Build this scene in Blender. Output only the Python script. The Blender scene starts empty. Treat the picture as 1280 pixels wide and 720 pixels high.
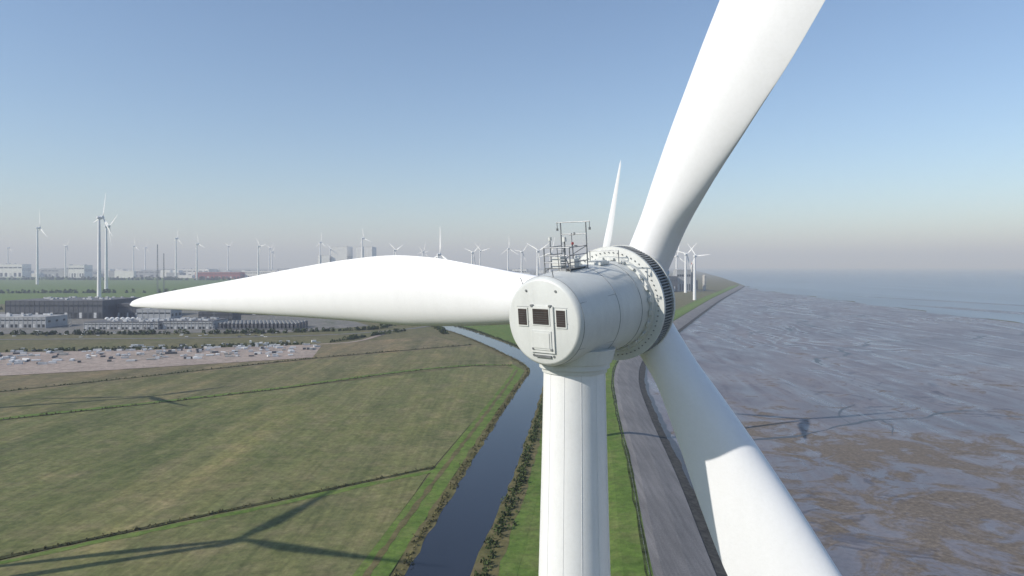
import bpy, math, random
import numpy as np
from mathutils import Vector, Matrix
random.seed(7); rng=np.random.default_rng(7)
scene=bpy.context.scene
col=scene.collection
H=100.0

# ------------------------------------------------------------ helpers
class MB:
    def __init__(s): s.v=[]; s.f=[]; s.m=[]
    def add(s,vs,fs,mi=0,M=None):
        o=len(s.v)
        if M is not None: vs=[tuple(M@Vector(p)) for p in vs]
        s.v.extend([tuple(p) for p in vs]); s.f.extend([tuple(i+o for i in f) for f in fs]); s.m.extend([mi]*len(fs))
    def box(s,c,d,mi=0,M=None,rz=0):
        x,y,z=[a/2 for a in d]
        vs=[]
        for sx,sy,sz in ((-1,-1,-1),(1,-1,-1),(1,1,-1),(-1,1,-1),(-1,-1,1),(1,-1,1),(1,1,1),(-1,1,1)):
            px,py=sx*x,sy*y
            qx=px*math.cos(rz)-py*math.sin(rz); qy=px*math.sin(rz)+py*math.cos(rz)
            vs.append((c[0]+qx,c[1]+qy,c[2]+sz*z))
        s.add(vs,[(0,3,2,1),(4,5,6,7),(0,1,5,4),(1,2,6,5),(2,3,7,6),(3,0,4,7)],mi,M)
    def tube(s,a,b,r0,r1=None,n=8,mi=0,M=None,cap=True):
        if r1 is None: r1=r0
        a=Vector(a);b=Vector(b);d=(b-a).normalized()
        u=d.orthogonal().normalized();w=d.cross(u)
        vs=[];fs=[]
        for p,r in((a,r0),(b,r1)):
            for i in range(n):
                t=2*math.pi*i/n
                vs.append(tuple(p+u*math.cos(t)*r+w*math.sin(t)*r))
        for i in range(n):
            j=(i+1)%n; fs.append((i,j,n+j,n+i))
        if cap: fs.append(tuple(range(n-1,-1,-1))); fs.append(tuple(range(n,2*n)))
        s.add(vs,fs,mi,M)
    def revolve(s,prof,n=64,mi=0,M=None):
        vs=[];fs=[]
        for (y,r) in prof:
            for i in range(n):
                t=2*math.pi*i/n; vs.append((r*math.cos(t),y,r*math.sin(t)))
        for k in range(len(prof)-1):
            for i in range(n):
                j=(i+1)%n; fs.append((k*n+i,(k+1)*n+i,(k+1)*n+j,k*n+j))
        s.add(vs,fs,mi,M)
    def obj(s,name,mats,smooth=False,parent=None,angle=None):
        me=bpy.data.meshes.new(name); me.from_pydata(s.v,[],s.f); 
        for m in mats: me.materials.append(m)
        me.polygons.foreach_set("material_index",s.m)
        me.polygons.foreach_set("use_smooth",[smooth or angle is not None]*len(s.f))
        me.validate(); me.update()
        if angle is not None:
            try: me.set_sharp_from_angle(angle=math.radians(angle))
            except Exception: pass
        o=bpy.data.objects.new(name,me); col.objects.link(o)
        if parent: o.parent=parent
        return o
def empty(name,loc=(0,0,0),parent=None):
    o=bpy.data.objects.new(name,None); col.objects.link(o); o.location=loc
    if parent:o.parent=parent
    return o

def catmull(pts,step):
    P=[Vector(p) for p in pts]; out=[]
    for i in range(len(P)-1):
        p0=P[max(i-1,0)];p1=P[i];p2=P[i+1];p3=P[min(i+2,len(P)-1)]
        d=(p2-p1).length; n=max(1,int(d/step))
        d0=max((p1-p0).length,1e-6); d2=max((p3-p2).length,1e-6)
        m1=((p1-p0)/d0*d+(p2-p1))/2 if i>0 else (p2-p1)
        m2=((p3-p2)/d2*d+(p2-p1))/2 if i<len(P)-2 else (p2-p1)
        for k in range(n):
            t=k/n
            out.append(p1*(2*t**3-3*t*t+1)+m1*(t**3-2*t*t+t)+p2*(-2*t**3+3*t*t)+m2*(t**3-t*t))
    out.append(P[-1]); return out
def normals2(c):
    N=[]
    for i in range(len(c)):
        d=(c[min(i+1,len(c)-1)]-c[max(i-1,0)]).normalized()
        N.append(Vector((d.y,-d.x)))
    return N
def sweep(name,curve,prof,mat,jit=0):
    N=normals2(curve);vs=[];fs=[];k=len(prof)
    for c,n in zip(curve,N):
        for j,(o,z) in enumerate(prof):
            o2=o+(random.uniform(-jit,jit) if j in(0,k-1) else 0)
            q=c+n*o2; vs.append((q.x,q.y,z))
    for i in range(len(curve)-1):
        for j in range(k-1):
            a=i*k+j; fs.append((a,a+1,a+k+1,a+k))
    b=MB();b.add(vs,fs);return b.obj(name,[mat],smooth=False)
def band(name,L,R,z,mat,step=12,jit=0):
    n=max(8,int(sum((Vector(L[i+1])-Vector(L[i])).length for i in range(len(L)-1))/step))
    def rs(P):
        c=catmull(P,step/2); s=[0]
        for i in range(1,len(c)): s.append(s[-1]+(c[i]-c[i-1]).length)
        t=np.linspace(0,s[-1],n); return np.stack([np.interp(t,s,[p.x for p in c]),np.interp(t,s,[p.y for p in c])],1)
    a=rs(L);b=rs(R)
    if jit:
        a+=rng.uniform(-jit,jit,a.shape); b+=rng.uniform(-jit,jit,b.shape)
    vs=[];fs=[]
    for i in range(n):
        vs.append((a[i][0],a[i][1],z)); vs.append((b[i][0],b[i][1],z))
    for i in range(n-1): fs.append((2*i,2*i+1,2*i+3,2*i+2))
    m=MB();m.add(vs,fs);return m.obj(name,[mat])
def poly(name,pts,z,mat):
    m=MB();m.add([(x,y,z) for x,y in pts],[tuple(range(len(pts)))]);return m.obj(name,[mat])

# ------------------------------------------------------------ materials
def new(name):
    m=bpy.data.materials.new(name);m.use_nodes=True;nt=m.node_tree
    return m,nt,nt.nodes["Principled BSDF"]
def N(nt,t,**k):
    n=nt.nodes.new(t)
    for a,b in k.items(): setattr(n,a,b)
    return n
def noise(nt,vec,scale,detail=5,rough=.6,dist=0,out="Fac"):
    n=N(nt,"ShaderNodeTexNoise");n.inputs["Scale"].default_value=scale;n.inputs["Detail"].default_value=detail
    n.inputs["Roughness"].default_value=rough;n.inputs["Distortion"].default_value=dist
    nt.links.new(vec,n.inputs["Vector"]);return n.outputs[out]
def ramp(nt,fac,stops):
    r=N(nt,"ShaderNodeValToRGB");e=r.color_ramp.elements
    while len(e)<len(stops): e.new(.5)
    for i,(p,c) in enumerate(stops):
        e[i].position=p; e[i].color=(*c,1) if len(c)==3 else c
    nt.links.new(fac,r.inputs["Fac"]);return r.outputs["Color"]
def mix(nt,fac,a,b,mode="MIX"):
    m=N(nt,"ShaderNodeMix",data_type="RGBA",blend_type=mode)
    for s,v in((0,fac),(6,a),(7,b)):
        if isinstance(v,(int,float)): m.inputs[s].default_value=v
        elif isinstance(v,tuple): m.inputs[s].default_value=(*v,1)
        else: nt.links.new(v,m.inputs[s])
    return m.outputs[2]
def math_(nt,op,a,b=0,c=None):
    m=N(nt,"ShaderNodeMath",operation=op)
    for s,v in((0,a),(1,b),(2,c)):
        if v is None: continue
        if isinstance(v,(int,float)): m.inputs[s].default_value=v
        else: nt.links.new(v,m.inputs[s])
    return m.outputs[0]
def pos(nt,rz=0,sc=(1,1,1)):
    g=N(nt,"ShaderNodeNewGeometry");mp=N(nt,"ShaderNodeMapping")
    mp.inputs["Rotation"].default_value=(0,0,rz);mp.inputs["Scale"].default_value=sc
    nt.links.new(g.outputs["Position"],mp.inputs["Vector"]);return mp.outputs["Vector"]
def bump(nt,b,h,strength,dist):
    n=N(nt,"ShaderNodeBump");n.inputs["Strength"].default_value=strength;n.inputs["Distance"].default_value=dist
    nt.links.new(h,n.inputs["Height"]);nt.links.new(n.outputs[0],b.inputs["Normal"])
def grass(name,c1,c2,c3,rz=0,stripe=.0,stscale=.06,dry=(.17,.15,.07)):
    m,nt,b=new(name);p=pos(nt)
    a=noise(nt,p,.011,8,.6,.6); f=noise(nt,p,.35,6,.75); g=noise(nt,p,.06,8,.7)
    c=ramp(nt,a,[(.3,c1),(.5,c2),(.7,c3)])
    c=mix(nt,ramp(nt,g,[(.46,(0,0,0)),(.70,(.85,)*3)]),c,dry)
    c=mix(nt,.55,c,ramp(nt,noise(nt,p,.14,6,.7,.5),[(.35,(.62,.66,.6)),(.62,(1.35,1.3,1.3))]),"MULTIPLY")
    if stripe:
        st=noise(nt,pos(nt,rz,(1,.05,1)),stscale*5,5,.7);st2=noise(nt,pos(nt,rz,(1,.03,1)),.045,3,.5)
        dk=noise(nt,pos(nt,rz,(1,.35,1)),.022,7,.65,.8)
        c=mix(nt,stripe,c,ramp(nt,st,[(.35,(.5,.5,.45)),(.65,(1.5,1.45,1.4))]),"MULTIPLY")
        c=mix(nt,.8,c,ramp(nt,st2,[(.38,(.8,.86,.8)),(.46,(1.0,1.,1.)),(.54,(1.,1.,.98)),(.62,(1.22,1.16,1.12))]),"MULTIPLY")
        c=mix(nt,.8,c,ramp(nt,dk,[(.36,(.68,.74,.7)),(.5,(1,1,1)),(.66,(1.18,1.1,1.08))]),"MULTIPLY")
    c=mix(nt,.75,c,ramp(nt,f,[(.3,(.6,.6,.6)),(.7,(1.4,1.4,1.35))]),"MULTIPLY")
    nt.links.new(c,b.inputs["Base Color"]);b.inputs["Roughness"].default_value=.95;b.inputs["Specular IOR Level"].default_value=.15
    bump(nt,b,f,.5,.4);return m
def simple(name,c,rough=.6,var=.15,scale=1.,metal=0,spec=.5):
    m,nt,b=new(name);p=pos(nt)
    f=noise(nt,p,scale,6,.65)
    lo=tuple(max(0,x*(1-var*1.6)) for x in c);hi=tuple(min(1,x*(1+var)) for x in c)
    nt.links.new(ramp(nt,f,[(.3,lo),(.65,hi)]),b.inputs["Base Color"])
    b.inputs["Roughness"].default_value=rough;b.inputs["Metallic"].default_value=metal;b.inputs["Specular IOR Level"].default_value=spec
    return m

M_land=grass("scrub_land",(.10,.10,.045),(.13,.12,.06),(.09,.11,.04),dry=(.2,.17,.1))
M_f1=grass("field_grass",(.125,.140,.054),(.142,.152,.064),(.155,.156,.074),rz=math.radians(75),stripe=.3,dry=(.20,.175,.10))
M_f2=grass("field_grass_far",(.125,.130,.056),(.145,.144,.068),(.16,.150,.08),rz=math.radians(70),stripe=.3,dry=(.21,.175,.105))
M_f3=grass("field_grass_dry",(.15,.132,.072),(.175,.148,.088),(.135,.13,.068),rz=math.radians(70),stripe=.3,dry=(.22,.18,.12))
M_bg=grass("bank_grass",(.09,.15,.03),(.11,.17,.036),(.125,.165,.045),dry=(.15,.16,.06))
M_dg=grass("dike_grass",(.080,.135,.026),(.10,.16,.032),(.12,.165,.042),dry=(.15,.16,.06))
M_ditch=grass("ditch_reed",(.035,.04,.018),(.05,.055,.022),(.06,.055,.03),dry=(.09,.08,.04))
M_reed=grass("reed_bank",(.09,.085,.035),(.13,.115,.05),(.06,.075,.025),dry=(.17,.14,.08))
M_leaf=simple("bush_leaf",(.055,.075,.022),.8,.5,.35,spec=.2)
M_leaf2=simple("reed_leaf",(.12,.11,.045),.85,.5,.3,spec=.2)
M_sand=grass("site_sand",(.28,.225,.20),(.35,.285,.25),(.24,.20,.17),dry=(.38,.32,.28))
M_road=simple("road_asphalt",(.16,.155,.15),.85,.15,.3)
M_gravel=grass("yard_gravel",(.13,.13,.12),(.18,.17,.16),(.10,.11,.08),dry=(.24,.23,.21))

def m_asphalt():
    m,nt,b=new("dike_asphalt");p=pos(nt)
    a=noise(nt,p,.03,6,.6);f=noise(nt,p,2.2,6,.7);g=noise(nt,pos(nt,math.radians(8),(1,.05,1)),.5,5,.6)
    c=ramp(nt,a,[(.3,(.17,.16,.155)),(.7,(.23,.216,.208))])
    c=mix(nt,.8,c,ramp(nt,f,[(.35,(.7,.7,.7)),(.65,(1.25,1.25,1.25))]),"MULTIPLY")
    c=mix(nt,.6,c,ramp(nt,g,[(.35,(.7,.7,.7)),(.6,(1.15,1.15,1.15))]),"MULTIPLY")
    nt.links.new(c,b.inputs["Base Color"]);b.inputs["Roughness"].default_value=.9;bump(nt,b,f,.3,.1);return m
M_asph=m_asphalt()
M_stone=simple("basalt_revetment",(.045,.042,.036),.9,.6,.4)
M_dgd=simple("rough_verge",(.05,.065,.022),.95,.5,.25,spec=.1)

def m_mud():
    m,nt,b=new("mudflat");p=pos(nt)
    sx=N(nt,"ShaderNodeSeparateXYZ");nt.links.new(p,sx.inputs[0])
    near=N(nt,"ShaderNodeMapRange");near.inputs[1].default_value=640;near.inputs[2].default_value=300;nt.links.new(sx.outputs[1],near.inputs[0])
    far=N(nt,"ShaderNodeMapRange");far.inputs[1].default_value=420;far.inputs[2].default_value=900;nt.links.new(sx.outputs[1],far.inputs[0])
    big=noise(nt,p,.008,10,.62,1.4); mid=noise(nt,p,.035,10,.7,1.2); fine=noise(nt,p,.5,8,.72)
    rip=noise(nt,pos(nt,math.radians(-28),(1,.16,1)),.028,9,.6,2.2)
    wc=noise(nt,p,.0045,3,.5,0,"Color")
    vs=N(nt,"ShaderNodeVectorMath",operation='SUBTRACT');nt.links.new(wc,vs.inputs[0]);vs.inputs[1].default_value=(.5,.5,.5)
    vm=N(nt,"ShaderNodeVectorMath",operation='SCALE');nt.links.new(vs.outputs[0],vm.inputs[0]);vm.inputs["Scale"].default_value=420
    va=N(nt,"ShaderNodeVectorMath",operation='ADD');nt.links.new(p,va.inputs[0]);nt.links.new(vm.outputs[0],va.inputs[1])
    wv=N(nt,"ShaderNodeTexWave",wave_type='BANDS',bands_direction='X',wave_profile='SIN')
    wv.inputs["Scale"].default_value=.014;wv.inputs["Distortion"].default_value=5;wv.inputs["Detail"].default_value=6;wv.inputs["Detail Scale"].default_value=.6;wv.inputs["Detail Roughness"].default_value=.65
    nt.links.new(va.outputs[0],wv.inputs["Vector"])
    cn=noise(nt,va.outputs[0],.0055,8,.52,.8)
    run=math_(nt,"ABSOLUTE",math_(nt,"SUBTRACT",math_(nt,"FRACT",math_(nt,"MULTIPLY",cn,4)),.5))
    patch=ramp(nt,noise(nt,p,.0036,4,.5),[(.50,(0,0,0)),(.62,(1,1,1))])
    rmask=math_(nt,"MULTIPLY",math_(nt,"MULTIPLY",far.outputs[0],patch),.32)
    c=ramp(nt,big,[(.3,(.122,.116,.130)),(.48,(.158,.148,.162)),(.62,(.195,.183,.194)),(.75,(.145,.138,.154))])
    c=mix(nt,.5,c,ramp(nt,rip,[(.36,(.74,.74,.77)),(.5,(1.0,1,1)),(.58,(1.16,1.15,1.14)),(.64,(.92,.92,.95))]),"MULTIPLY")
    c=mix(nt,.4,c,ramp(nt,mid,[(.36,(.7,.7,.72)),(.62,(1.25,1.23,1.2))]),"MULTIPLY")
    c=mix(nt,rmask,c,ramp(nt,wv.outputs["Fac"],[(.15,(.66,.67,.72)),(.5,(1,1,1)),(.85,(1.25,1.23,1.22))]),"MULTIPLY")
    c=mix(nt,.8,c,ramp(nt,run,[(.0,(.42,.42,.47)),(.018,(.62,.62,.66)),(.04,(1.12,1.1,1.08)),(.12,(1,1,1))]),"MULTIPLY")
    weed=math_(nt,"ADD",math_(nt,"MULTIPLY",mid,.75),math_(nt,"MULTIPLY",big,.35))
    weed=math_(nt,"ADD",weed,math_(nt,"MULTIPLY",near.outputs[0],.12))
    wf=ramp(nt,weed,[(.625,(0,0,0)),(.70,(1,1,1))])
    weedc=ramp(nt,fine,[(.35,(.085,.064,.040)),(.55,(.145,.112,.074)),(.7,(.21,.172,.125))])
    c=mix(nt,math_(nt,"MULTIPLY",wf,.8),c,weedc)
    c=mix(nt,.5,c,ramp(nt,fine,[(.3,(.6,.6,.6)),(.7,(1.4,1.4,1.4))]),"MULTIPLY")
    nt.links.new(c,b.inputs["Base Color"])
    r=ramp(nt,mix(nt,rmask,rip,wv.outputs["Fac"]),[(.38,(.26,)*3),(.5,(.42,)*3),(.66,(.58,)*3)])
    r=mix(nt,wf,r,(.85,.85,.85))
    nt.links.new(r,b.inputs["Roughness"]);b.inputs["Specular IOR Level"].default_value=.5
    hgt=math_(nt,"ADD",fine,math_(nt,"MULTIPLY",mid,3));hgt=math_(nt,"ADD",hgt,math_(nt,"MULTIPLY",math_(nt,"MINIMUM",run,.06),16))
    bump(nt,b,hgt,.22,.35);return m
M_mud=m_mud()
M_creek=simple("creek_mud",(.035,.034,.04),.35,.4,.2)
def m_water(name,c,rough,sc,bs,bd):
    m,nt,b=new(name);p=pos(nt)
    f=noise(nt,p,sc,6,.6);g=noise(nt,pos(nt,.6,(1,.15,1)),.004,6,.6,1)
    nt.links.new(ramp(nt,g,[(.35,tuple(x*.75 for x in c)),(.65,tuple(x*1.3 for x in c))]),b.inputs["Base Color"])
    b.inputs["Roughness"].default_value=rough;b.inputs["IOR"].default_value=1.33
    bump(nt,b,f,bs,bd);return m
M_sea=m_water("sea_water",(.11,.14,.185),.28,.12,.5,.5)
M_canal=m_water("canal_water",(.022,.028,.042),.06,.25,.12,.06)

def m_white(name,base,rough=.38,dirt=.12,seam=False):
    m,nt,b=new(name)
    tc=N(nt,"ShaderNodeTexCoord");mp=N(nt,"ShaderNodeMapping");mp.inputs["Scale"].default_value=(1,1,.25)
    nt.links.new(tc.outputs["Object"],mp.inputs[0])
    a=noise(nt,mp.outputs[0],.9,8,.65);f=noise(nt,tc.outputs["Object"],6,6,.7)
    c=ramp(nt,a,[(.3,tuple(x*(1-dirt) for x in base)),(.6,base)])
    c=mix(nt,.35,c,ramp(nt,f,[(.3,(.88,.88,.86)),(.6,(1,1,1))]),"MULTIPLY")
    nt.links.new(c,b.inputs["Base Color"]);b.inputs["Roughness"].default_value=rough;return m
M_blade=m_white("blade_gelcoat",(.82,.82,.82),.4,.03)
M_tower=m_white("tower_paint",(.76,.762,.745),.45,.07)
M_nac=m_white("nacelle_paint",(.62,.635,.61),.45,.14)
M_nac2=m_white("nacelle_panel",(.64,.65,.62),.5,.12)
M_dark=simple("vent_dark",(.035,.025,.022),.6,.3,3)
M_seam=simple("seam_grey",(.25,.26,.26),.6,.2,3)
M_seam2=simple("plate_joint",(.66,.66,.65),.6,.05,3)
M_fin=simple("generator_fins",(.27,.28,.285),.55,.2,2)
M_finb=simple("generator_core",(.10,.105,.11),.6,.2,2)
M_steel=simple("galvanised_steel",(.26,.27,.28),.45,.25,4,metal=.6)
M_red=simple("aviation_red",(.5,.03,.02),.4,.1,4)
M_twhite=simple("distant_turbine_white",(.74,.75,.76),.5,.04,.05)

# ------------------------------------------------------------ terrain
poly("ground",[(-60000,-60000),(60000,-60000),(60000,60000),(-60000,60000)],-.3,M_land)
REF=[(0,-250),(22,0),(33,110),(44.4,220),(56.2,319),(70.6,456),(90,600),(122,740),(200,960),(275,1165),(425,1570),(580,1984),(1040,3159),(1150,3450)]
ref=catmull(REF,10)
Nr=normals2(ref)
inner=[(p+n*26) for p,n in zip(ref,Nr)]
shore=[(1900,-250),(1300,0),(1000,300),(900,700),(890,1100),(905,1300),(930,1600),(960,1900),(1010,2400),(1050,2900),(1185,3450)]
sh=catmull(shore,60)
band("mudflat",[(p.x,p.y) for p in inner[::12]]+[(inner[-1].x,inner[-1].y)],shore,-.15,M_mud,30)
shr=list(reversed(sh))
seap=[(p.x-4+14*math.sin(i*1.1)+9*math.sin(i*2.7),p.y) for i,p in enumerate(shr)]+[(1900,-60000),(60000,-60000),(60000,60000),(15500,60000),(4200,15500),(1900,6200),(1300,3900)]
poly("sea",seap,-.05,M_sea)
def blob(name,cx,cy,a,b,rz,z,mat,wob=.25,n=70):
    ph=[random.uniform(0,6.3) for _ in range(4)];pts=[]
    for i in range(n):
        t=2*math.pi*i/n;r=1+wob*(math.sin(2*t+ph[0])*.5+math.sin(3*t+ph[1])*.4+math.sin(7*t+ph[2])*.15+math.sin(13*t+ph[3])*.08)
        x=a*r*math.cos(t);y=b*r*math.sin(t);pts.append((cx+x*math.cos(rz)-y*math.sin(rz),cy+x*math.sin(rz)+y*math.cos(rz)))
    return poly(name,pts,z,mat)
blob("sandbar",1080,1480,30,330,math.radians(8),.02,M_mud)
blob("sandbar",1260,1900,26,420,math.radians(14),.02,M_mud)
def meander(name,pts,w,z,mat,jit=1.0,amp=3):
    c=catmull(pts,4);n=normals2(c);ph=random.uniform(0,6);vs=[];fs=[]
    for i,(p,q) in enumerate(zip(c,n)):
        o=amp*math.sin(i*.23+ph)+amp*.6*math.sin(i*.09+ph*2)+amp*.2*math.sin(i*.9)
        ww=w*(.7+.35*math.sin(i*.3+ph)+random.uniform(-.2,.2))*min(1,(len(c)-i)/10+.1)
        a=p+q*(o-ww/2);b=p+q*(o+ww/2);vs+=[(a.x,a.y,z),(b.x,b.y,z)]
    for i in range(len(c)-1):fs.append((2*i,2*i+1,2*i+3,2*i+2))
    m=MB();m.add(vs,fs);return m.obj(name,[mat])
meander("tidal_creek",[(130,395),(179,412),(215,432),(242,449),(270,452),(300,466),(340,470)],3.4,-.1,M_creek)
meander("tidal_creek",[(242,449),(236,425),(226,405)],2.2,-.09,M_creek,amp=1.5)
meander("tidal_creek",[(215,432),(225,470),(250,500)],2.0,-.09,M_creek,amp=2)
meander("tidal_creek",[(300,466),(345,455),(400,468)],1.8,-.09,M_creek,amp=2)
meander("tidal_creek",[(900,1090),(740,1010),(600,930),(470,900),(380,780),(300,700)],6,-.1,M_creek,amp=9)
meander("tidal_creek",[(930,1500),(760,1420),(560,1300),(450,1080),(330,1000)],8,-.1,M_creek,amp=12)
meander("tidal_creek",[(900,650),(780,640),(640,560),(560,590),(470,520)],4,-.1,M_creek,amp=6)
meander("tidal_creek",[(960,2000),(800,1900),(690,1750),(560,1600)],11,-.1,M_creek,amp=16)

# dike
sweep("dike",ref,[(-46,-.2),(-36,.3),(-17,4.6),(-9,5.9),(-1.5,6.1),(0,5.95)],M_dg)
sweep("dike_road",ref,[(0,5.95),(3,5.8),(12,3.9),(21,1.3)],M_asph)
sweep("stone_revetment",ref,[(21,1.3),(21.05,1.05),(26,.0),(28,-.5)],M_stone,.0)
sweep("rough_verge",ref,[(-2.2,6.14),(-.2,6.03)],M_dgd,.5)
sweep("tide_line",ref,[(26,.04),(29,-.1)],M_creek,1.0)

# canal
cl=[(-92,-250),(-60,0),(-35.4,220),(-24.3,319),(-8,456),(10.6,601),(17,650),(12,700),(0,748),(-42,898),(-100,1066),(-181,1236),(-320,1430)]
cr=[(-70,-250),(-37,0),(-12.9,220),(0,319),(15,456),(29.6,601),(36,670),(34,730),(22,780),(-22,937),(-86,1122),(-164,1273),(-300,1470)]
band("canal",cl,cr,.06,M_canal,8,.5)
off=lambda P,d:[(x+d,y) for x,y in P]
band("reed_bank",off(cl,-4.5),off(cl,.5),.09,M_reed,8,.7)
band("reed_bank",off(cr,-.5),off(cr,8),.08,M_reed,8,.7)
band("grass_berm",off(cr,6),[(-40,-250),(-20,0),(2,220),(14,319),(28,456),(48,601),(80,740),(110,850),(80,960),(20,1130),(-60,1290),(-220,1500)],.04,M_dg,10,.5)

# fields (left)
poly("field",[(-900,-250),(-110,-250),(-76,0),(-51.7,220),(-43,300),(-40,338),(-176,231),(-420,40)],-.12,M_f1)
poly("field",[(-420,44),(-176,236),(-39,342),(-20,480),(-5,600),(2,668),(-40,684),(-214,534),(-333,442),(-700,160)],-.10,M_f1)
poly("field",[(-700,166),(-333,447),(-214,539),(-40,690),(2,676),(0,720),(-48,870),(-210,745),(-408,543),(-900,150)],-.08,M_f2)
poly("field",[(-900,158),(-408,548),(-210,750),(-60,868),(-110,980),(-260,870),(-219,748),(-380,661),(-467,623),(-900,380)],-.06,M_f3)
poly("canal_verge",[(-113,-250),(-97,-250),(-64.5,0),(-39.9,220),(-28.8,319),(-12.5,456),(6,601),(12,655),(0,700),(-6,690),(2,668),(-5,600),(-20,480),(-38,342),(-51.7,220),(-79,0)],-.04,M_bg)
def strip(name,pts,w,z,mat,jit=.6,step=5):
    c=catmull(pts,step);n=normals2(c);vs=[];fs=[]
    for p,q in zip(c,n):
        a=p-q*(w/2+random.uniform(-jit,jit));b=p+q*(w/2+random.uniform(-jit,jit));vs+=[(a.x,a.y,z),(b.x,b.y,z)]
    for i in range(len(c)-1):fs.append((2*i,2*i+1,2*i+3,2*i+2))
    m=MB();m.add(vs,fs);return m.obj(name,[mat])
D1=[(-420,42),(-176,234),(-38,341)];D2=[(-700,163),(-333,444.5),(-214,536.5),(-40,687),(0,690)];D3=[(-900,154),(-408,546),(-210,748),(-52,872)]
strip("ditch",D1,2.2,.0,M_ditch);strip("ditch",D2,3.2,.0,M_ditch);strip("ditch",D3,4.0,.0,M_ditch)
strip("ditch_verge",[(x+3,y-4) for x,y in D1],4,-.03,M_bg,1);strip("ditch_verge",[(x+4,y-6) for x,y in D3],6,-.03,M_f3,1)
strip("ditch_verge",[(x-3,y+4) for x,y in D2],7,-.03,M_bg,1.5)
poly("construction_yard",[(-900,560),(-467,625),(-380,663),(-219,750),(-240,860),(-262,872),(-423,822),(-593,792),(-900,760)],.0,M_sand)
poly("distant_field",[(-2400,1500),(-1361,1815),(-900,2100),(-640,2350),(-900,3000),(-1700,5200),(-5333,7108),(-7000,6500)],-.1,M_dg)
poly("industrial_yard",[(-1150,1040),(-700,1010),(-330,1040),(-240,1150),(-330,1330),(-700,1560),(-1150,1500)],-.08,M_gravel)
strip("service_road",[(-1200,890),(-696,935),(-420,960),(-250,1010),(-150,1120),(-120,1300)],9,.03,M_road,.1,20)
strip("service_road",[(-262,872),(-215,900),(-190,1010)],7,.05,M_sand,.6,10)
strip("farm_track",[(-56,0),(-47,220),(-34.5,330),(-17,470),(0,610),(5,662)],2.4,.02,M_reed,.5)

# ------------------------------------------------------------ vegetation masses
def clumps(name,pts,w,count,hmin,hmax,leaf,per,mat,z0=0):
    c=catmull(pts,5);n=normals2(c);K=len(c)-1;V=[];Fc=[]
    for _ in range(count):
        t=random.random()*K;i=int(t);f=t-i
        p=c[i].lerp(c[min(i+1,K)],f)+n[i]*random.gauss(0,w/2.5)
        h=random.uniform(hmin,hmax)*(.55 if random.random()<.4 else 1);r=h*random.uniform(.45,.75)
        for _k in range(per):
            a=random.uniform(0,6.283);e=random.random()
            rr=r*math.sqrt(random.random())*math.sqrt(max(.05,1-(e*.95)**2))
            q=Vector((p.x+rr*math.cos(a),p.y+rr*math.sin(a),z0+h*e))
            u=Vector((random.gauss(0,1),random.gauss(0,1),random.gauss(0,1))).normalized();v=u.orthogonal().normalized()
            s=leaf*random.uniform(.6,1.3);o=len(V)
            V+= [tuple(q-u*s-v*s*.6),tuple(q+u*s-v*s*.5),tuple(q+u*s*.7+v*s*.7),tuple(q-u*s*.8+v*s*.6)];Fc.append((o,o+1,o+2,o+3))
    m=MB();m.v=V;m.f=Fc;m.m=[0]*len(Fc);return m.obj(name,[mat])
rb=off(cr,3.5)[1:]
clumps("bank_bushes",rb,3.2,1500,.8,3.0,.38,20,M_leaf)
clumps("bank_reeds",off(cl,-1.5)[1:],2.2,1700,.6,1.7,.28,12,M_leaf2)
clumps("ditch_reeds",D2,1.6,500,.5,1.5,.3,8,M_leaf2);clumps("ditch_reeds",D1,1.0,380,.4,1.1,.25,8,M_leaf2)
clumps("ditch_reeds",D3,1.6,500,.6,1.8,.35,8,M_leaf)
for pts,ct,hm in (([(-1200,1020),(-760,1000),(-460,1015),(-330,1030)],260,7),([(-240,900),(-200,990),(-170,1060)],90,5),
    ([(-330,1035),(-220,1090),(-205,1200)],110,6),([(-100,1010),(-130,1140),(-230,1290)],120,6),
    ([(-593,800),(-423,830),(-270,880)],200,4),([(-1500,1560),(-900,1620),(-500,1700),(-100,1760)],300,10),
    ([(-2400,2500),(-1300,2600),(-600,2700),(200,2500)],320,14),([(-5000,5200),(-2500,5000),(-700,4600),(500,3900)],420,26)):
    clumps("tree_row",pts,hm*1.3,ct,hm*.5,hm*1.1,hm*.14,34,M_leaf)

# ------------------------------------------------------------ main wind turbine
TX,TY=3.2,35.0; AXZ=H-2.42
wt=empty("wind_turbine",(TX,TY,0))
def tower_mesh(top,z0,rt,rb,n=72):
    b=MB();lv=[top]
    z=top-3
    while z>z0: lv.append(z);z-=3
    lv.append(z0)
    R=lambda z:rt+(rb-rt)*((top-z)/(top-z0))**1.15
    vs=[];fs=[]
    for zz in lv:
        r=R(zz)
        for i in range(n):
            t=2*math.pi*i/n;vs.append((r*math.cos(t),r*math.sin(t),zz))
    for k in range(len(lv)-1):
        for i in range(n): j=(i+1)%n;fs.append((k*n+i,(k+1)*n+i,(k+1)*n+j,k*n+j))
    b.add(vs,fs)
    return b,R
ttop=H-5.35
b,Rt=tower_mesh(ttop,0,1.58,4.8)
tw=b.obj("tower",[M_tower],parent=wt,smooth=True)
s=MB()
for i in range(0,12):
    t=2*math.pi*i/12+.12
    zs=[ttop-3*k for k in range(0,30)]
    for za,zb in zip(zs[:-1],zs[1:]):
        s.tube((Rt(za)*math.cos(t),Rt(za)*math.sin(t),za),(Rt(zb)*math.cos(t),Rt(zb)*math.sin(t),zb),.014,.014,6,cap=False)
s.obj("plate_seams",[M_seam2],parent=wt)
s=MB()
for z in (ttop-24,ttop-48,ttop-72):
    r=Rt(z);s.tube((0,0,z-.1),(0,0,z+.1),r+.03,r+.03,48)
s.tube((0,0,-1),(0,0,1.2),6.5,6.2,48)
s.obj("flanges_and_foundation",[M_tower],parent=wt)
s=MB()
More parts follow.
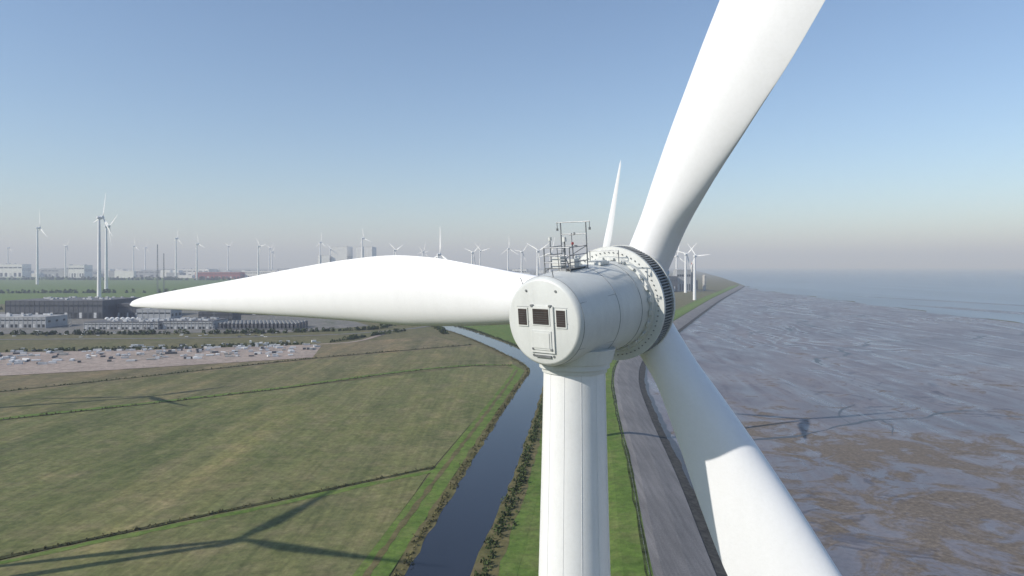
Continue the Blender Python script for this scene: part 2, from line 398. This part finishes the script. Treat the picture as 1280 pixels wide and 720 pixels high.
s.tube((0,0,ttop),(0,0,ttop+.22),1.66,1.68,64);s.tube((0,0,ttop+.22),(0,0,ttop+.5),1.80,1.80,64);s.tube((0,0,ttop+.5),(0,0,ttop+1.2),1.9,2.1,64)
s.obj("yaw_collar",[M_nac2],parent=wt,angle=35)

head=empty("nacelle_head",(0,0,AXZ),wt)
head.rotation_euler=(Matrix.Rotation(math.radians(-38.6),3,'Z')@Matrix.Rotation(math.radians(5.3),3,'X')).to_euler()
YB=-2.8
YR=YB+6.55
s=MB()
s.revolve([(YB,0.001),(YB,1.98),(YB+.02,2.04),(YB+.10,2.12),(YB+.28,2.19),(YB+.30,2.19),(YB+1.5,2.31),(YB+3.5,2.40),(YB+5.5,2.44),(YR,2.46)],96)
s.obj("nacelle_shell",[M_nac],parent=head,angle=40)
s=MB()
for y,r in ((YB+.30,2.195),(YB+3.3,2.392),(YB+5.5,2.445)):
    s.revolve([(y-.012,r-.02),(y-.012,r+.012),(y+.012,r+.012),(y+.012,r-.02)],96)
for a in (200,325,25,155):
    t=math.radians(a);s.tube((2.20*math.cos(t),YB+.35,2.20*math.sin(t)),(2.395*math.cos(t),YB+3.3,2.395*math.sin(t)),.012,.012,6)
s.obj("shell_seams",[M_seam],parent=head)
s=MB();y0=YB
def fbox(cx,cz,w,h,d,mi=0,y=None): s.box((cx,(y0 if y is None else y)-d/2,cz),(w,d,h),mi)
fbox(0,-.02,3.0,.02,.012,4)
fbox(0,.72,3.0,.02,.012,4)
fbox(-1.15,.22,.62,.92,.05,1);fbox(-1.15,.22,.50,.78,.07,2)
fbox(1.12,.22,.62,.92,.05,1);fbox(1.12,.22,.50,.78,.07,2)
fbox(.0,-.35,1.40,2.25,.09,1);fbox(.0,.28,1.04,.86,.12,1);fbox(.0,.28,.92,.74,.14,2)
fbox(.0,-.87,1.12,.94,.13,0);fbox(.0,-.87,.92,.74,.16,1)
for zz in (-1.30,.80): fbox(-.54,zz,.12,.1,.14,3);fbox(.54,zz,.12,.1,.14,3)
for cx in(-1.15,1.12,0):
    for k in range(6): fbox(cx,-.06+.11*k,.46 if cx else .84,.012,.155 if cx==0 else .085,5)
fbox(.0,-1.66,.9,.10,.10,3)
s.obj("rear_door_and_vents",[M_nac,M_nac2,M_dark,M_steel,M_seam,M_finb],parent=head)
s=MB()
for a in (60,120,250,290):
    t=math.radians(a);s.tube((1.74*math.cos(t),YB-.04,1.74*math.sin(t)),(1.74*math.cos(t),YB+.02,1.74*math.sin(t)),.06,.06,12)
s.tube((-1.3,YB+.4,1.6),(-1.42,YB+.3,2.1),.02,.02,8);s.tube((.5,YB+.4,2.1),(.52,YB+.3,2.5),.02,.02,8)
s.obj("lifting_points",[M_steel],parent=head)
# generator ring
s=MB()
s.revolve([(YR-.25,2.44),(YR-.25,2.62),(YR-.02,2.66),(YR-.02,3.02),(YR,3.10),(YR,3.18),(YR+.16,3.18),(YR+.16,3.0)],120)
s.revolve([(YR+1.18,3.0),(YR+1.18,3.18),(YR+1.34,3.18),(YR+1.36,3.05),(YR+1.5,2.3)],120)
s.obj("generator_flanges",[M_nac2],parent=head,angle=30)
s=MB();s.revolve([(YR+.16,3.03),(YR+1.18,3.03)],120,1);nf=120
for i in range(nf):
    t=2*math.pi*i/nf;M=Matrix.Rotation(-t,4,'Y')
    s.box((3.09,YR+.67,0),(.12,1.015,.075),0,M)
s.obj("generator_cooling_fins",[M_fin,M_finb],parent=head)
s=MB()
for i in range(64):
    t=2*math.pi*i/64;s.tube((2.86*math.cos(t),YR-.08,2.86*math.sin(t)),(2.86*math.cos(t),YR-.01,2.86*math.sin(t)),.035,.035,8)
for i in range(24):
    t=2*math.pi*(i+.5)/24;M=Matrix.Rotation(-t,4,'Y');s.box((2.55,YR-.32,0),(.12,.16,.26),1,M)
s.obj("ring_bolts",[M_steel,M_nac2],parent=head)
YH=YR+2.35
s=MB()
prof=[(YR+1.4,1.9)]
for k in range(0,15):
    a=math.pi*(k/14);prof.append((YH-1.0*math.cos(a) if k<7 else YH-1.75*math.cos(a),max(.001,2.15*math.sin(a)**.6)))
s.revolve(prof,64);s.obj("hub",[M_tower],parent=head,smooth=True)

# blades
ST=np.array([ # r, chord, t/c, twist, axisfrac, blend
(1.6,2.55,1.0,16,.5,0),(4.2,2.55,1.0,16,.5,0),(7,3.25,.73,16,.46,.35),(11,4.4,.46,16,.40,.8),(15,5.25,.34,14,.36,1),(19,5.6,.29,11.5,.34,1),
(25,5.2,.26,8.5,.31,1),(32,4.5,.24,6,.29,1),(42,3.5,.21,3.5,.28,1),(52,2.6,.19,1.5,.27,1),(60,1.9,.18,.5,.27,1),(66,1.25,.17,0,.28,1),(69.2,.65,.17,0,.35,1),(70,.1,.17,0,.5,1)])
def herm(x,xs,ys):
    d=np.diff(ys)/np.diff(xs);m=np.zeros(len(xs));m[0]=d[0];m[-1]=d[-1]
    for i in range(1,len(xs)-1): m[i]=0 if d[i-1]*d[i]<=0 else 2*d[i-1]*d[i]/(d[i-1]+d[i])
    i=min(max(np.searchsorted(xs,x)-1,0),len(xs)-2);h=xs[i+1]-xs[i];t=(x-xs[i])/h
    return ys[i]*(2*t**3-3*t*t+1)+h*m[i]*(t**3-2*t*t+t)+ys[i+1]*(-2*t**3+3*t*t)+h*m[i+1]*(t**3-t*t)
def blade_mesh(mb,alpha,scale=1.0,nr=70,ns=40,yh=0,prebend=1.5,mi=0,stretch=1.0):
    ca,sa=math.cos(alpha),math.sin(alpha)
    er=Vector((ca,0,sa));et=Vector((sa,0,-ca));en=Vector((0,-1,0))
    vs=[];fs=[]
    rs_=[1.6+(70-1.6)*(k/(nr-1))**1.15 for k in range(nr)]
    for r in rs_:
        ch,tc,tw_,ax,bl=[herm(r,ST[:,0],ST[:,j]) for j in range(1,6)]
        tw_=math.radians(tw_)
        for k in range(ns):
            a=2*math.pi*k/ns;x=.5+.5*math.cos(a);sg=1 if math.sin(a)>=0 else -1
            yc=.5*math.sin(a)*tc
            xx=max(x,0)
            yt=5*tc*(.2969*math.sqrt(xx)-.126*xx-.3516*xx**2+.2843*xx**3-.1015*xx**4)
            camb=.035*4*xx*(1-xx)
            ya=sg*yt*(1.1 if sg>0 else .85)+camb
            y=yc*(1-bl)+ya*bl
            c=(x-ax)*ch;n=y*ch
            c2=c*math.cos(tw_)-n*math.sin(tw_);n2=c*math.sin(tw_)+n*math.cos(tw_)
            pb=-prebend*(r/70)**2
            q=(er*(r*stretch)+et*c2+en*(n2+pb))*scale+Vector((0,yh,0));vs.append(tuple(q))
    for i in range(nr-1):
        for k in range(ns):
            j=(k+1)%ns;fs.append((i*ns+k,i*ns+j,(i+1)*ns+j,(i+1)*ns+k))
    fs.append(tuple(range((nr-1)*ns,nr*ns)))
    mb.add(vs,fs,mi)
PHI=2.9
for i,a in enumerate((180+PHI-.4,60+PHI+.4,-60+PHI-.8)):
    s=MB();blade_mesh(s,math.radians(a),1,90,56,YH,stretch=1.03);s.obj("blade_%d"%(i+1),[M_blade],parent=head,angle=50)
    ar=math.radians(a);er=Vector((math.cos(ar),0,math.sin(ar)));c=Vector((0,YH,0))
    s=MB();s.tube(c+er*2.0,c+er*2.25,1.40,1.40,64);s.tube(c+er*2.25,c+er*2.3,1.33,1.33,64)
    s.obj("blade_bearing_%d"%(i+1),[M_nac2],parent=head,angle=40)
# roof instruments platform
s=MB();def_r=.024
X0,X1,Y0,Y1=-.95,.60,YB+1.75,YB+3.35;Z0=2.26;TP=2.42
for x in(X0,X1):
    for y in(Y0,Y1): s.tube((x,y,Z0-.15),(x,y,Z0+TP if y==Y1 else Z0+1.2),.032,.032,8)
for z in(.45,.8,1.2):
    s.tube((X0,Y0,Z0+z),(X1,Y0,Z0+z),def_r);s.tube((X0,Y0,Z0+z),(X0,Y1,Z0+z),def_r);s.tube((X1,Y0,Z0+z),(X1,Y1,Z0+z),def_r)
for z in(.45,1.2,1.8,TP): s.tube((X0,Y1,Z0+z),(X1,Y1,Z0+z),def_r)
s.tube((X0-.25,Y1,Z0+TP),(X1+.25,Y1,Z0+TP),.027)
for x in(X0-.22,X1+.22): s.tube((x,Y1,Z0+TP),(x,Y1,Z0+TP-.3),.02);s.tube((x,Y1,Z0+TP-.3),(x,Y1,Z0+TP-.43),.06,.06)
s.tube((X0,Y0,Z0),(X1,Y1,Z0+1.2),def_r);s.tube((X1,Y0,Z0),(X0,Y1,Z0+1.2),def_r)
for k in range(5): s.tube((.0,Y0-.1-.02*k,Z0+.1+.25*k),(.4,Y0-.1-.02*k,Z0+.1+.25*k),.018)
s.tube((.0,Y0-.08,Z0-.1),(.0,Y0-.2,Z0+1.2),.02);s.tube((.4,Y0-.08,Z0-.1),(.4,Y0-.2,Z0+1.2),.02)
s.box(((X0+X1)/2,(Y0+Y1)/2,Z0+.14),(1.5,1.55,.05),0)
s.box((-.4,Y0+.5,Z0+.44),(.5,.5,.55),1);s.box((.2,Y0+.9,Z0+.37),(.4,.45,.4),1)
s.tube((-.35,Y0+1.0,Z0+.1),(-.35,Y0+1.0,Z0+1.45),.04);s.tube((-.35,Y0+1.0,Z0+1.45),(-.35,Y0+1.0,Z0+1.68),.12,.10,16,1)
s.tube((.2,Y0+.9,Z0+.5),(.2,Y0+.9,Z0+1.3),.035);s.tube((.2,Y0+.9,Z0+1.3),(.2,Y0+.9,Z0+1.42),.07,.06,16,2)
s.tube((-.75,Y0+.3,Z0+.2),(-.75,Y0+.3,Z0+1.55),.03);s.tube((-.75,Y0+.3,Z0+1.55),(-.75,Y0+.3,Z0+1.72),.09,.09,16,1)
s.tube((.5,Y0+.4,Z0+1.15),(.5,Y0+.4,Z0+1.9),.02);s.tube((.35,Y0+.4,Z0+1.8),(.65,Y0+.4,Z0+1.8),.02);s.box((.67,Y0+.4,Z0+1.86),(.08,.05,.14),0)
s.tube((-.55,YB+4.2,2.35),(-.55,YB+4.2,2.75),.16,.16,20,1);s.tube((-.55,YB+4.2,2.75),(-.55,YB+4.2,2.9),.2,.12,20,1)
s.box((.3,YB+4.8,2.42),(.9,.9,.14),1);s.box((.3,YB+4.8,2.52),(.7,.7,.08),1)
s.tube((.9,YB+6.0,2.2),(.9,YB+6.0,3.0),.025);s.tube((-.9,YB+6.0,2.2),(-.9,YB+6.0,3.0),.025);s.tube((-.9,YB+6.0,3.0),(.9,YB+6.0,3.0),.025)
s.obj("instrument_platform",[M_steel,M_nac2,M_red],parent=head,angle=40)

# ------------------------------------------------------------ other turbines
def turbine(x,y,h,R,phase,tr=2.2,yaw=-39,detail=False):
    b=MB();n=20
    rb=tr*1.8
    b.tube((0,0,0),(0,0,h*.5),rb,(rb+tr)/2,n);b.tube((0,0,h*.5),(0,0,h-tr*1.1),(rb+tr)/2,tr,n)
    sc=R/70.0;M=Matrix.Translation((0,0,h))@Matrix.Rotation(math.radians(yaw),4,'Z')@Matrix.Rotation(math.radians(4),4,'X')
    o=MB();g=tr*1.25
    o.revolve([(-g*1.5,.001),(-g*1.45,g*.8),(-g,g*.98),(g*1.2,g),(g*1.25,g*1.3),(g*2,g*1.3),(g*2.1,g*.9),(g*3.2,g*.75),(g*3.7,.001)],24)
    for k in range(3): blade_mesh(o,math.radians(phase+120*k),sc,26,12,g*2.7)
    b.add(o.v,o.f,0,M)
    ob=b.obj("wind_turbine",[M_twhite],angle=40);ob.location=(x,y,0);return ob
turbine(47.5,378,98,61,77,1.2)
turbine(-246,180,98,66,20,1.5)
turbine(-425,455,98,62,0,1.5)
T=[(-2642,3800,314,105,88,5),(-1200,1984,242,76,70,4),(-1783,3000,276,98,30,5),(-3925,6000,276,92,50,5),(-3327,6000,276,95,95,5),
(-2462,5000,305,80,80,5),(-2309,5000,264,88,100,5),(-2705,6500,290,84,35,5),(-1858,5000,246,88,10,5),(-2638,7500,258,98,60,6),(-1548,5500,293,86,85,5),
(-1730,6500,260,92,20,6),(-1206,5500,326,90,100,6),(-689,4000,194,78,25,4),(-216,2000,135,84,88,3),(-205,3500,170,66,40,4),(-210,4500,200,80,15,4),
(-29,5000,230,95,90,5),(53,3800,180,66,50,4),(112,3000,167,78,32,4),(197,3500,168,85,75,4),(543,2030,131,46,5,3.4),(661,2600,146,62,45,4),
(795,3300,150,66,80,4),(-5170,7000,290,90,85,6),(-2700,7600,300,100,40,6),(-4300,8000,320,100,70,6),(-1000,7600,250,110,15,6),(-850,6500,240,100,75,6)]
for t in T: turbine(*t[:5],tr=t[5]*.8,yaw=-39+random.uniform(-6,6))
def mast(x,y,h,w):
    b=MB();k=int(h/8)
    P=lambda i,z:(w*(1-.6*z/h)*math.cos(i*2.094),w*(1-.6*z/h)*math.sin(i*2.094),z)
    for i in range(3):
        b.tube(P(i,0),P(i,h),w*.16,w*.12,5)
        for j in range(k): b.tube(P(i,h*j/k),P(i+1,h*(j+1)/k),w*.08,w*.08,4)
    o=b.obj("lattice_mast",[M_steel]);o.location=(x,y,0)
mast(-1350,2600,184,3.2);mast(-1326,2600,150,3.2)

# ------------------------------------------------------------ buildings
MW=[simple("cladding_dark",(.07,.075,.085),.6,.15,.05),simple("cladding_grey",(.34,.35,.36),.6,.12,.05),simple("cladding_white",(.74,.74,.73),.6,.08,.05),
    simple("roof_grey",(.34,.34,.335),.85,.2,.08),simple("glass_dark",(.03,.035,.04),.3,.2,.1),simple("roof_units",(.5,.51,.52),.6,.2,.2),
    simple("cladding_red",(.28,.06,.04),.7,.15,.05),simple("concrete",(.42,.41,.38),.85,.15,.05),simple("roof_dark",(.12,.12,.125),.85,.25,.08)]
def building(name,x0,x1,y,dep,h,wall,roof=3,bays=12,units=10,rz=0,strip_=True,u=1.,doors=True):
    b=MB();w=x1-x0
    b.box((0,dep/2,h/2),(w,dep,h),wall);b.box((0,dep/2,h+.25),(w+.6,dep+.6,.5),roof)
    b.box((0,dep/2,h+.8),(w-1.5,dep-1.5,.6),roof)
    for i in range(bays):
        cx=-w/2+w*(i+.5)/bays
        if doors: b.box((cx,-.08,h*.2),(w/bays*.55,.2,h*.3),4 if i%3 else 5)
        if strip_: b.box((cx,-.08,h*.74),(w/bays*.8,.2,h*.10),4)
        b.box((-w/2+w*i/bays,-.15,h*.5),(.5,.4,h*.98),wall)
    for k in range(max(3,int(dep/14))):
        cy=dep*(k+.5)/max(3,int(dep/14));b.box((w/2+.05,cy,h*.6),(.2,6,h*.2),4)
    for i in range(units):
        ux=random.uniform(-w*.45,w*.45);uy=random.uniform(dep*.1,dep*.9)
        b.box((ux,uy,h+1+1.2*u),(random.uniform(3,8)*u,random.uniform(3,6)*u,2.6*u),5)
    o=b.obj(name,MW);o.location=((x0+x1)/2,y,0);o.rotation_euler=(0,0,rz);return o
building("data_center",-965,-780,1300,140,34,0,8,units=26,bays=20)
building("data_center",-775,-705,1340,100,26,0,8,units=12,bays=12)
building("office_building",-845,-757,1108,55,17,1,units=8)
building("warehouse",-960,-855,1120,70,16,2,units=8)
building("warehouse",-677,-560,1080,60,11,1,8,units=30,bays=20);building("warehouse",-555,-476,1085,60,12,1,8,units=24,bays=14)
building("substation_building",-660,-600,1200,40,24,1,units=4,bays=6);building("substation_building",-560,-500,1220,40,18,0,8,units=6,bays=8)
building("warehouse",-640,-500,1400,60,22,0,8,units=10);building("warehouse",-440,-330,1500,60,18,1,units=10)
building("warehouse",-1080,-930,1560,80,20,2,units=6);building("warehouse",-860,-700,1620,80,22,1,units=6)
def chillers():
    b=MB()
    for r in range(4):
        for i in range(20):
            x=-462+i*6.3;y=1085+r*16
            b.box((x,y,4.6),(4.2,9,9.2),0);b.tube((x,y-2,9.2),(x,y-2,10.6),1.7,1.7,12,1);b.tube((x,y+2.3,9.2),(x,y+2.3,10.6),1.7,1.7,12,1)
            b.box((x,y-4.7,6),(3.4,.4,3),2)
    b.box((-402,1074,1.2),(128,.4,2.4),2)
    b.obj("cooling_plant",[MW[0],MW[3],MW[8]])
chillers()
b=MB()
for i in range(7): b.tube((-700+i*9,1180,0),(-700+i*9,1180,11),3.4,3.4,20);b.tube((-700+i*9,1180,11),(-700+i*9,1180,12.5),3.4,.6,20)
b.obj("storage_tanks",[MW[2]],angle=40)
for x in(-730,-640,-580,-520,-470,-420):
    b=MB();
    for sx in(-3,3): b.tube((sx,0,0),(sx*.3,0,22),.35,.25,6,0)
    for k in range(5): b.tube((-3+.5*k,0,4*k),(3-.5*k,0,4*k+4),.18,.18,5,0);b.tube((3-.5*k,0,4*k),(-3+.5*k,0,4*k+4),.18,.18,5,0)
    b.box((0,0,18),(9,.4,.4),0);o=b.obj("transmission_pylon",[M_steel]);o.location=(x,1060+random.uniform(0,200),0)
building("power_station",-1567,-1470,5500,200,190,2,units=0,bays=4,strip_=False,doors=False)
building("power_station",-1460,-1335,5520,200,262,2,units=0,bays=5,strip_=False,doors=False)
building("power_station",-1262,-1128,5500,180,258,2,units=0,bays=5,strip_=False,doors=False)
building("power_station",614,655,2700,60,60,0,8,units=3,bays=5);building("power_station",658,712,2720,70,86,1,units=4,bays=6)
building("warehouse",720,790,2900,60,40,0,8,units=5,bays=8);building("warehouse",560,612,2650,50,34,1,units=5,bays=8)
b=MB();b.tube((0,0,0),(0,0,118),4.5,3.2,20,0);b.tube((0,0,108),(0,0,114),3.6,3.5,20,1);o=b.obj("chimney",[MW[7],MW[6]]);o.location=(728,2760,0)
b=MB();b.tube((0,0,0),(0,0,62),7,7,24,0);b.tube((0,0,62),(0,0,66),7,1,24,0);o=b.obj("silo",[MW[7]],angle=40);o.location=(800,2840,0)
building("warehouse",-2600,-2230,5600,250,52,6,units=4,u=3);building("warehouse",-2210,-1960,5650,250,62,2,units=4,u=3)
building("warehouse",-1930,-1700,5600,250,56,6,units=4,u=3);building("warehouse",-1690,-1600,5500,200,70,2,units=2,u=3)
for (bx0,bx1,by,bh,wm) in ((-4700,-4450,6200,120,2),(-4350,-4150,6300,80,1),(-3900,-3760,6000,110,2),(-3600,-3300,6400,60,1),(-3100,-2800,6300,75,2),
    (-1050,-880,5200,90,1),(-800,-600,5300,70,2),(-480,-380,5000,85,1),(-300,-150,4800,60,2),(0,110,5200,80,2),(150,260,4300,50,1),(330,420,3600,52,2),(450,520,3200,48,1)):
    building("industrial_building",bx0,bx1,by,120,bh,wm,units=3,bays=6,u=3)
b=MB()
for i in range(190):
    x=random.uniform(-5600,300);y=random.uniform(5850,8500);b.box((x,y,0),(random.uniform(30,170),random.uniform(30,120),random.uniform(30,150)),random.choice((0,1,1,2,2,2)))
b.obj("distant_industrial_buildings",[MW[0],MW[1],MW[2]])
b=MB()
for i in range(640):
    u=random.random()**1.35;v=random.random()
    x=-880+u*640;yl=565+u*185;y=yl+v*170+10
    if random.random()<.6: y=yl+20+int(v*6)*26+random.uniform(-3,3)
    b.box((x,y,.9),(random.uniform(2,9),random.uniform(1.5,4),random.uniform(1,3)),random.choice((0,0,1,1,2,3)),rz=.35+random.choice((0,0,1.57,random.uniform(-.4,.4))))
b.obj("construction_material_stacks",[MW[2],MW[5],MW[7],MW[0]])
b=MB()
for i in range(90):
    x=random.uniform(-1130,-340);y=random.uniform(960,1060);m_=random.choice((0,1,2))
    b.box((x,y,.75),(4.4,1.8,.8),m_);b.box((x-.2,y,1.35),(2.3,1.6,.5),3)
b.obj("parked_cars",[MW[0],MW[2],MW[5],MW[4]])
M_or=simple("machine_orange",(.55,.16,.03),.5,.1,1)
for x,y in((-25,1190),(-5,1230),(-160,1330)):
    b=MB();b.box((0,0,.6),(1,4.5,1.1),1);b.box((2.4,0,.6),(1,4.5,1.1),1);b.box((1.2,0,2),(3.2,4.2,1.6),0);b.box((.5,.8,3.5),(1.4,1.8,1.5),2)
    b.tube((1.6,1.8,2.5),(1.6,5,6),.35,.3,6,0);b.tube((1.6,5,6),(1.6,8,3.5),.3,.22,6,0);b.tube((1.6,8,3.5),(1.6,7.6,1.2),.25,.6,6,1)
    o=b.obj("excavator",[M_or,MW[0],MW[4]]);o.location=(x,y,0);o.scale=(1.6,)*3
b=MB();cc=[p+n*-1.2 for p,n in zip(ref,Nr)]
cc=[p for p in cc if 0<p.y<1200]
for i,p in enumerate(cc):
    b.tube((p.x,p.y,6),(p.x,p.y,7.2),.07,.07,5)
    if i: 
        for z in(6.5,6.8,7.1): b.tube((cc[i-1].x,cc[i-1].y,z),(p.x,p.y,z),.015,.015,3,cap=False)
b.obj("fence",[M_steel])

# ------------------------------------------------------------ haze volume
b=MB();b.box((0,20000,480),(90000,70000,1000));hz=b.obj("atmosphere_haze",[])
hm=bpy.data.materials.new("haze");hm.use_nodes=True;nt=hm.node_tree;nt.nodes.clear()
o=N(nt,"ShaderNodeOutputMaterial");v=N(nt,"ShaderNodeVolumeScatter");v.inputs["Color"].default_value=(.63,.70,.86,1)
v.inputs["Density"].default_value=1.25e-4;v.inputs["Anisotropy"].default_value=.0
nt.links.new(v.outputs[0],o.inputs["Volume"]);hz.data.materials.append(hm)

# ------------------------------------------------------------ light, sky, camera
EL=32;sd=Vector((-.906,-.423,0)).normalized()*math.cos(math.radians(EL))+Vector((0,0,math.sin(math.radians(EL))))
L=bpy.data.lights.new("sun","SUN");L.energy=5.0;L.angle=math.radians(.55);L.color=(1,.955,.90)
lo=bpy.data.objects.new("sun",L);col.objects.link(lo);lo.rotation_euler=sd.to_track_quat('Z','Y').to_euler()
w=bpy.data.worlds.new("World");scene.world=w;w.use_nodes=True;nt=w.node_tree
bg=nt.nodes["Background"];sk=nt.nodes.new("ShaderNodeTexSky");sk.sky_type='NISHITA';sk.sun_disc=False
sk.sun_elevation=math.radians(EL);sk.sun_rotation=math.atan2(sd.x,sd.y)%(2*math.pi)
sk.air_density=1.0;sk.dust_density=.3;sk.ozone_density=3.5;sk.altitude=50
nt.links.new(sk.outputs[0],bg.inputs[0]);bg.inputs[1].default_value=.15
cam=bpy.data.cameras.new("camera");co=bpy.data.objects.new("camera",cam);col.objects.link(co)
co.location=(0,0,H);co.rotation_euler=(math.radians(90),0,0);cam.lens=24.0;cam.sensor_width=36;cam.shift_y=-27/1280
cam.clip_start=.5;cam.clip_end=120000;scene.camera=co
scene.view_settings.view_transform='Standard';scene.view_settings.look='None';scene.view_settings.exposure=0
